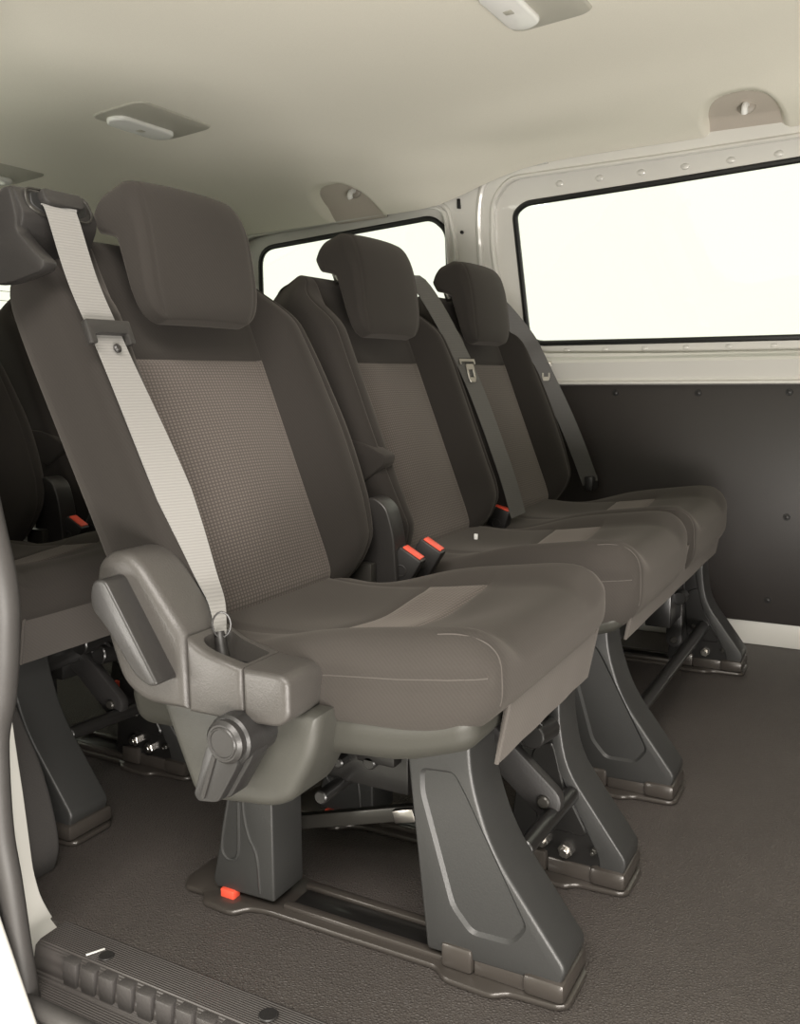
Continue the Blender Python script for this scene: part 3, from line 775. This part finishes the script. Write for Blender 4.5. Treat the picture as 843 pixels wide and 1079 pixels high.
# far side wall: two window openings in an outer skin and a recessed flange
def tilt(x, z, o=0):
    return (x, YW-.2*max(0, z-.72)+o, z)
W1o = rpoly([(-1.025, .812), (-1.088, 1.10), (-1.075, 1.255), (-1.02, 1.310), (-.60, 1.318), (.5, 1.35), (.62, .80), (-.5, .803)], [.10, .08, .08, .08, .0, .1, .1, .0], 6)
W1i = rpoly([(-1.000, .848), (-1.020, 1.22), (-.985, 1.244), (-.58, 1.262), (.44, 1.315), (.53, .845), (-.6, .846)], [.05, .03, .03, 0, .08, .08, 0], 6)
W2o = rpoly([(-1.235, .815), (-1.225, 1.245), (-1.30, 1.262), (-2.02, 1.225), (-2.06, .815)], [.08, .08, .0, .08, .08], 6)
W2i = rpoly([(-1.262, .85), (-1.240, 1.19), (-1.285, 1.232), (-1.95, 1.188), (-2.0, .85)], [.06, .05, .04, .06, .06], 6)
def sheet(outer, holes, o):
    b = bmesh.new(); ed = []
    for loop in [outer]+holes:
        v = [b.verts.new((p[0], 0, p[1])) for p in loop]
        for i in range(len(v)): ed.append(b.edges.new((v[i], v[(i+1) % len(v)])))
    bmesh.ops.triangle_fill(b, edges=ed, use_beauty=True, use_dissolve=False)
    for v in b.verts: v.co = Vector(tilt(v.co.x, v.co.z, o))
    return b
outer = [(XR, .0), (XF, .0), (XF, .72), (XF, 1.45), (0, 1.42), (-.6, 1.40), (-1.0, 1.39), (-1.3, 1.35), (XR, 1.30), (XR, .72)]
m = MB(); m.bm(sheet([(XR, .70), (XF, .70), (XF, 1.46), (-.6, 1.42), (-1.3, 1.36), (XR, 1.30)], [W1o, W2o], 0))
m.bm(sheet([(XR, .70), (XF, .70), (XF, 1.46), (-.6, 1.42), (-1.3, 1.36), (XR, 1.30)], [W1i, W2i], .03))
for lo in (W1o, W2o):
    n = len(lo); v = [tilt(x, z, 0) for x, z in lo]+[tilt(x, z, .03) for x, z in lo]
    m.add(v, [(i, (i+1) % n, n+(i+1) % n, n+i) for i in range(n)])
    m.tube([tilt(x, z, -.001) for x, z in lo], .007, 8, closed=True)
m.add([(XR, YW, -.0), (XF, YW, 0), (XF, YW, .73), (XR, YW, .73)], [(0, 1, 2, 3)])
# pressed rib on the pillar, weld dimples on the flanges
m.tube(smooth_path([tilt(-1.232, .85, 0), tilt(-1.205, 1.05, 0), tilt(-1.21, 1.20, 0), tilt(-1.245, 1.262, 0), tilt(-1.40, 1.275, 0)], 8), .008, 8)
m.tube(smooth_path([tilt(-1.13, .86, 0), tilt(-1.125, 1.05, 0), tilt(-1.115, 1.25, 0), tilt(-1.06, 1.33, 0), tilt(-.9, 1.345, 0)], 8), .010, 8)
for i in range(9):
    x = -.88+.115*i
    m.sphere(tilt(x, 1.287+.02*(x+.88), .029), .012, (1, .35, .7), 10); m.sphere(tilt(x, .826, .029), .010, (1, .35, .6), 10)
structure(m.build('wall_far', M['body'], None, 40))
m = MB()
m.box((-1.185, 2.532, 1.243), (-1.176, 2.545, 1.27), .001); m.cyl((-1.178, 2.548, 1.177), (-1.178, 2.56, 1.177), .005, 12)
structure(m.build('trim_4', M['black'], None, 30))
# waist rail under the windows
prof = [(2.66, .814), (2.632, .810), (2.604, .796), (2.599, .788), (2.616, .742), (2.614, .736), (2.606, .732), (2.606, .726), (2.62, .722), (2.66, .722)]
m = MB(); m.sweep_x(prof, XR, XF)
structure(m.build('trim_1', M['body'], None, 25))
# lining board with screws, and the white skirting
m = MB(); m.box((-1.9, 2.628, .068), (XF-.05, 2.640, .723), .003)
pn = structure(m.build('trim_2', M['panel'], None, 30))
for (x, z) in ((-.723, .700), (-.491, .700), (-.258, .702), (-.02, .702), (-.248, .367), (-.285, .133), (.0, .37), (-1.0, .70)):
    c = MB(); c.cyl((x, 2.6275, z), (x, 2.624, z), .009, 14, .0015); c.sphere((x, 2.6245, z), .006, (1, .4, 1), 10); c.build('screw', M['dark'], pn, 40)
m = MB(); m.box((XR, 2.636, 0.0), (XF, 2.66, .075), .004)
structure(m.build('baseboard_far', M['body'], None, 30))
# glass and black rubber seals
for nm, lo in (('window_1', W1i), ('window_2', W2i)):
    g = MB(); g.add([tilt(x, z, .034) for x, z in lo]+[tilt(x, z, .040) for x, z in lo], [tuple(range(len(lo))), tuple(range(2*len(lo)-1, len(lo)-1, -1))]+[(i, (i+1) % len(lo), len(lo)+(i+1) % len(lo), len(lo)+i) for i in range(len(lo))])
    w = structure(g.build(nm, M['glass'], None, 30))
    s = MB(); s.tube([tilt(x, z, .030) for x, z in lo], .0085, 8, closed=True); s.build('window_seal', M['brub'], w, 40)
# tail: rear wall with the two heated door windows
RW = [[(.98, .80), (.98, 1.17), (1.62, 1.19), (1.62, .80)], [(1.78, .80), (1.78, 1.19), (2.40, 1.17), (2.44, .80)]]
b = bmesh.new(); ed = []
for loop in [[(.74, 0), (2.66, 0), (2.66, .75), (2.54, 1.33), (.80, 1.33), (.74, .75)]]+[rpoly(r, .05, 5) for r in RW]:
    v = [b.verts.new((XR+.02, p[0], p[1])) for p in loop]
    for i in range(len(v)): ed.append(b.edges.new((v[i], v[(i+1) % len(v)])))
bmesh.ops.triangle_fill(b, edges=ed, use_beauty=True, use_dissolve=False)
m = MB(); m.bm(b); rw = structure(m.build('wall_rear', M['body'], None, 30))
so = rw.modifiers.new('thick', 'SOLIDIFY'); so.thickness = .03
for i, r in enumerate(RW):
    lo = rpoly(r, .05, 5); g = MB(); n = len(lo)
    g.add([(XR+.02, y, z) for y, z in lo]+[(XR+.025, y, z) for y, z in lo], [tuple(range(n)), tuple(range(2*n-1, n-1, -1))]+[(k, (k+1) % n, n+(k+1) % n, n+k) for k in range(n)])
    w = structure(g.build('window_%d' % (i+3), M['glass'], None, 30))
    s = MB(); s.tube([(XR+.03, y, z) for y, z in lo], .010, 8, closed=True); s.build('window_seal', M['brub'], w, 40)
    h = MB()
    for k in range(10):
        z = .84+.034*k; h.tube([(XR+.028, r[0][0]+.02, z), (XR+.028, r[2][0]-.03, z)], .0012, 5)
    h.build('heater_wire', M['wire'], w, 40)
# near side behind the door opening: quarter panel with its window
NW = rpoly([(-2.7, .85), (-2.66, 1.18), (-1.35, 1.20), (-1.30, .85)], .07, 5)
b = bmesh.new(); ed = []
for loop in [[(XR, -.25), (-1.14, -.25), (-1.14, 1.30), (XR, 1.26)], NW]:
    v = [b.verts.new((p[0], .77, p[1])) for p in loop]
    for i in range(len(v)): ed.append(b.edges.new((v[i], v[(i+1) % len(v)])))
bmesh.ops.triangle_fill(b, edges=ed, use_beauty=True, use_dissolve=False)
m = MB(); m.bm(b); nw = structure(m.build('wall_near', M['body'], None, 30))
so = nw.modifiers.new('thick', 'SOLIDIFY'); so.thickness = .03; so.offset = 0
g = MB(); n = len(NW); g.add([(x, .77, z) for x, z in NW]+[(x, .775, z) for x, z in NW], [tuple(range(n)), tuple(range(2*n-1, n-1, -1))]+[(k, (k+1) % n, n+(k+1) % n, n+k) for k in range(n)])
structure(g.build('window_5', M['glass'], None, 30))
m = MB(); m.box((XF, .70, 0), (XF+.03, 2.66, 1.52), .004); structure(m.build('light_block_front', M['panel'], None, 30))  # unseen solid wall added to keep out light from the cab end
# white door jamb strip and its wheel-arch lining
m = MB()
m.prism(rpoly([(-1.16, -.05), (-1.16, 1.25), (-1.10, 1.25), (-1.085, .60), (-1.066, .33), (-1.059, .25), (-1.050, .17), (-1.041, .06), (-1.030, .026), (-1.013, .004), (-.990, -.014), (-.972, -.026), (-.972, -.05)], [0, 0, .01, .05, .02, .02, .02, .02, .01, .01, .01, .004, 0], 3), .735, .805, .003, 2)
structure(m.build('trim_3', M['body'], None, 30))
m = MB(); m.prism(smooth_path([(-1.33, .0), (-1.33, .34), (-1.21, .30), (-1.145, .205), (-1.118, .150), (-1.100, .085), (-1.096, .036), (-1.108, .001)], 4), .807, .90, .02, 3)
structure(m.build('trim_5', M['arch'], None, 50))
# outer skin of the body below and behind the seal
m = MB(); m.prism(rpoly([(-1.6, -.45), (-1.6, 1.25), (-1.02, 1.25), (-.965, .55), (-.975, .30), (-.96, .15), (-.905, .02), (-.875, -.05), (-.86, -.12), (-.86, -.45)], .03, 4), .62, .675, .008, 3)
structure(m.build('wall_outer', M['body'], None, 40))
# door seal: rubber tube with a lip
pth = smooth_path([(-1.08, .70, 1.22), (-1.01, .70, .9), (-.945, .70, .60), (-.926, .70, .507), (-.931, .70, .436), (-.943, .70, .374), (-.958, .70, .310), (-.962, .70, .195), (-.953, .70, .121), (-.944, .70, .031), (-.936, .70, -.033), (-.930, .70, -.08), (-.925, .70, -.2)], 6)
m = MB(); m.tube(pth, [.0155 if p.z < .30 else .0155+.004*sstep(.30, .37, p.z) for p in pth], 14)
m.tube([Vector((p.x-.022, p.y-.012, p.z)) for p in pth], .012, 10)
structure(m.build('trim_6', M['rub'], None, 50))
# step sill
m = MB(); prof = [(.806, -.03), (.806, .001), (.800, .006), (.756, .005), (.748, .001), (.741, -.028), (.735, -.034), (.700, -.038), (.700, -.10), (.806, -.10)]
m.sweep_x(prof, -.975, .75)
sill = structure(m.build('trim_7', M['sill'], None, 25))
m = MB()
for k in range(46):
    x = -.915+.0325*k; m.box((x, .738, -.032), (x+.0255, .757, .0035), .003, 2)
structure(m.build('trim_8', M['sillp'], None, 30))
m = MB(); m.tube([(-.956, .690, -.030), (.75, .690, -.030)], .012, 12); structure(m.build('trim_9', M['rub'], None, 50))
m = MB(); m.box((-.012, -.0015, 0), (.012, .0015, .0008), 0, 1, Matrix.Translation((-.885, .769, .0062)) @ Matrix.Rotation(1.05, 4, 'Z')); m.build('sill_mark', M['white'], sill, 30)
m = MB(); m.cyl((-.866, .770, .0055), (-.866, .770, .0072), .010, 20, .0005); m.cyl((-.61, .778, .0055), (-.61, .778, .0085), .012, 20, .001); m.build('sill_plug', M['dark'], sill, 30)

# roof skin and the header over the door opening
m = MB(); m.sweep_x([(.715, 1.27), (.80, 1.25), (.83, 1.34), (.80, 1.44), (.76, 1.47), (.715, 1.40)], -1.14, XF+.03)
structure(m.build('trim_10', M['body'], None, 30))
m = MB(); m.prism([(.74, 1.42), (.82, 1.50), (1.2, 1.56), (2.1, 1.56), (2.45, 1.52), (2.56, 1.42), (2.60, 1.42), (2.52, 1.55), (2.1, 1.60), (1.2, 1.60), (.78, 1.54), (.70, 1.44)], XR, XF+.03, 0, 1, lambda p, q, e: (e, p, q))
structure(m.build('roof', M['body'], None, 40))

# ------------------------------------------------------------------ ceiling lamps and coat hooks
def lamp(x, y, label, rot=0):
    z = CE(x)
    t = thing('dome_lamp', (x, y, z), label, 'ceiling lamp', 'ceiling lamps')
    s = .07
    tf = lambda p, q, e: (x+p, y+q, z+s*p+e)
    m = MB(); m.prism(rpoly([(-.082, -.115), (-.082, .115), (-.06, .13), (.06, .13), (.082, .115), (.082, -.115), (.06, -.13), (-.06, -.13)], .02, 4), -.012, .010, .007, 3, tf); bz = m.build('bezel', M['lampb'], t, 40)
    m = MB(); m.prism(rpoly([(-.074, -.080), (-.074, .080), (-.045, .104), (-.010, .085), (-.010, -.085), (-.045, -.104)], .02, 5), -.022, -.008, .006, 3, tf); m.build('lens', M['lens'], t, 40)
    m = MB(); m.box((x-.055, y-.01, z-.026), (x-.035, y+.012, z-.018), .003); m.build('switch', M['lampb'], t, 40)
lamp(-1.605, 1.725, 'flat ceiling lamp above the near headrest')
lamp(-.632, 1.668, 'ceiling lamp cut by the top edge of the picture')
lamp(-2.22, 1.74, 'rearmost ceiling lamp, a sliver behind the belt box')
for hx, yy, zz, lab in ((-1.476, 2.433, 1.302, 'coat hook in the headliner pocket above the middle headrest'), (-.369, 2.440, 1.391, 'coat hook in the headliner pocket above the big side window')):
    t = thing('coat_hook', (hx, yy, zz), lab, 'coat hook', 'coat hooks')
    m = MB(); m.sphere((hx, yy, zz), .022, (1, .35, .85), 16); m.build('base', M['hook'], t, 60)
    m = MB(); m.tube(smooth_path([(hx, yy-.004, zz+.004), (hx, yy-.022, zz-.002), (hx, yy-.030, zz-.014), (hx, yy-.026, zz-.022)], 5), .008, 10); m.build('hook', M['white'], t, 60)

# ------------------------------------------------------------------ ground outside
m = MB(); m.add([(-12, -12, -.55), (12, -12, -.55), (12, 12, -.55), (-12, 12, -.55)], [(0, 1, 2, 3)])
structure(m.build('ground', M['ground'], None))

# ------------------------------------------------------------------ light
w = bpy.data.worlds.new('studio'); scn.world = w; w.use_nodes = True
bg = w.node_tree.nodes['Background']; bg.inputs[0].default_value = (1.0, .985, .84, 1); bg.inputs[1].default_value = 1.22
def area(name, loc, target, size, power, col, sy=None):
    l = bpy.data.lights.new(name, 'AREA'); l.energy = power; l.color = col; l.shape = 'RECTANGLE'; l.size = size; l.size_y = sy or size
    o = bpy.data.objects.new(name, l); COL.objects.link(o); o.location = loc
    o.rotation_euler = (Vector(target)-Vector(loc)).to_track_quat('-Z', 'Y').to_euler(); return o
area('workshop_ceiling_lamp', (.25, -.75, 2.25), (-.4, .95, .4), 1.8, 105, (1, .93, .87), .8)
area('low_fill', (.75, -.45, -.05), (-1.0, 1.4, 1.35), 1.5, 80, (1, .94, .88), .6)  # unseen fill added low outside the door to brighten the ceiling

area('side_fill', (-2.0, -.55, .30), (-1.65, 1.5, 1.36), 1.1, 32, (1, .95, .88), .6)  # fill added outside the quarter window to lift the rear ceiling

# ------------------------------------------------------------------ camera
yaw, pitch, roll, H, F = .500966619, .147669428, -.00966980600, .751907276, 957.226729
d = Vector((-math.sin(yaw)*math.cos(pitch), math.cos(yaw)*math.cos(pitch), -math.sin(pitch)))
r = d.cross(Vector((0, 0, 1))).normalized(); u = r.cross(d)
c, s = math.cos(roll), math.sin(roll)
R = r*c+u*s; U = u*c-r*s
cam = bpy.data.cameras.new('camera'); co = bpy.data.objects.new('camera', cam); COL.objects.link(co)
cam.sensor_fit = 'HORIZONTAL'; cam.sensor_width = 36; cam.lens = 36*F/843; cam.clip_start = .02
mat = Matrix((R, U, -d)).transposed().to_4x4(); mat.translation = (0, 0, H); co.matrix_world = mat
scn.camera = co
scn.view_settings.view_transform = 'Standard'; scn.view_settings.look = 'None'
scn.view_settings.exposure = 0; scn.view_settings.gamma = 1; scn.view_settings.use_curve_mapping = False
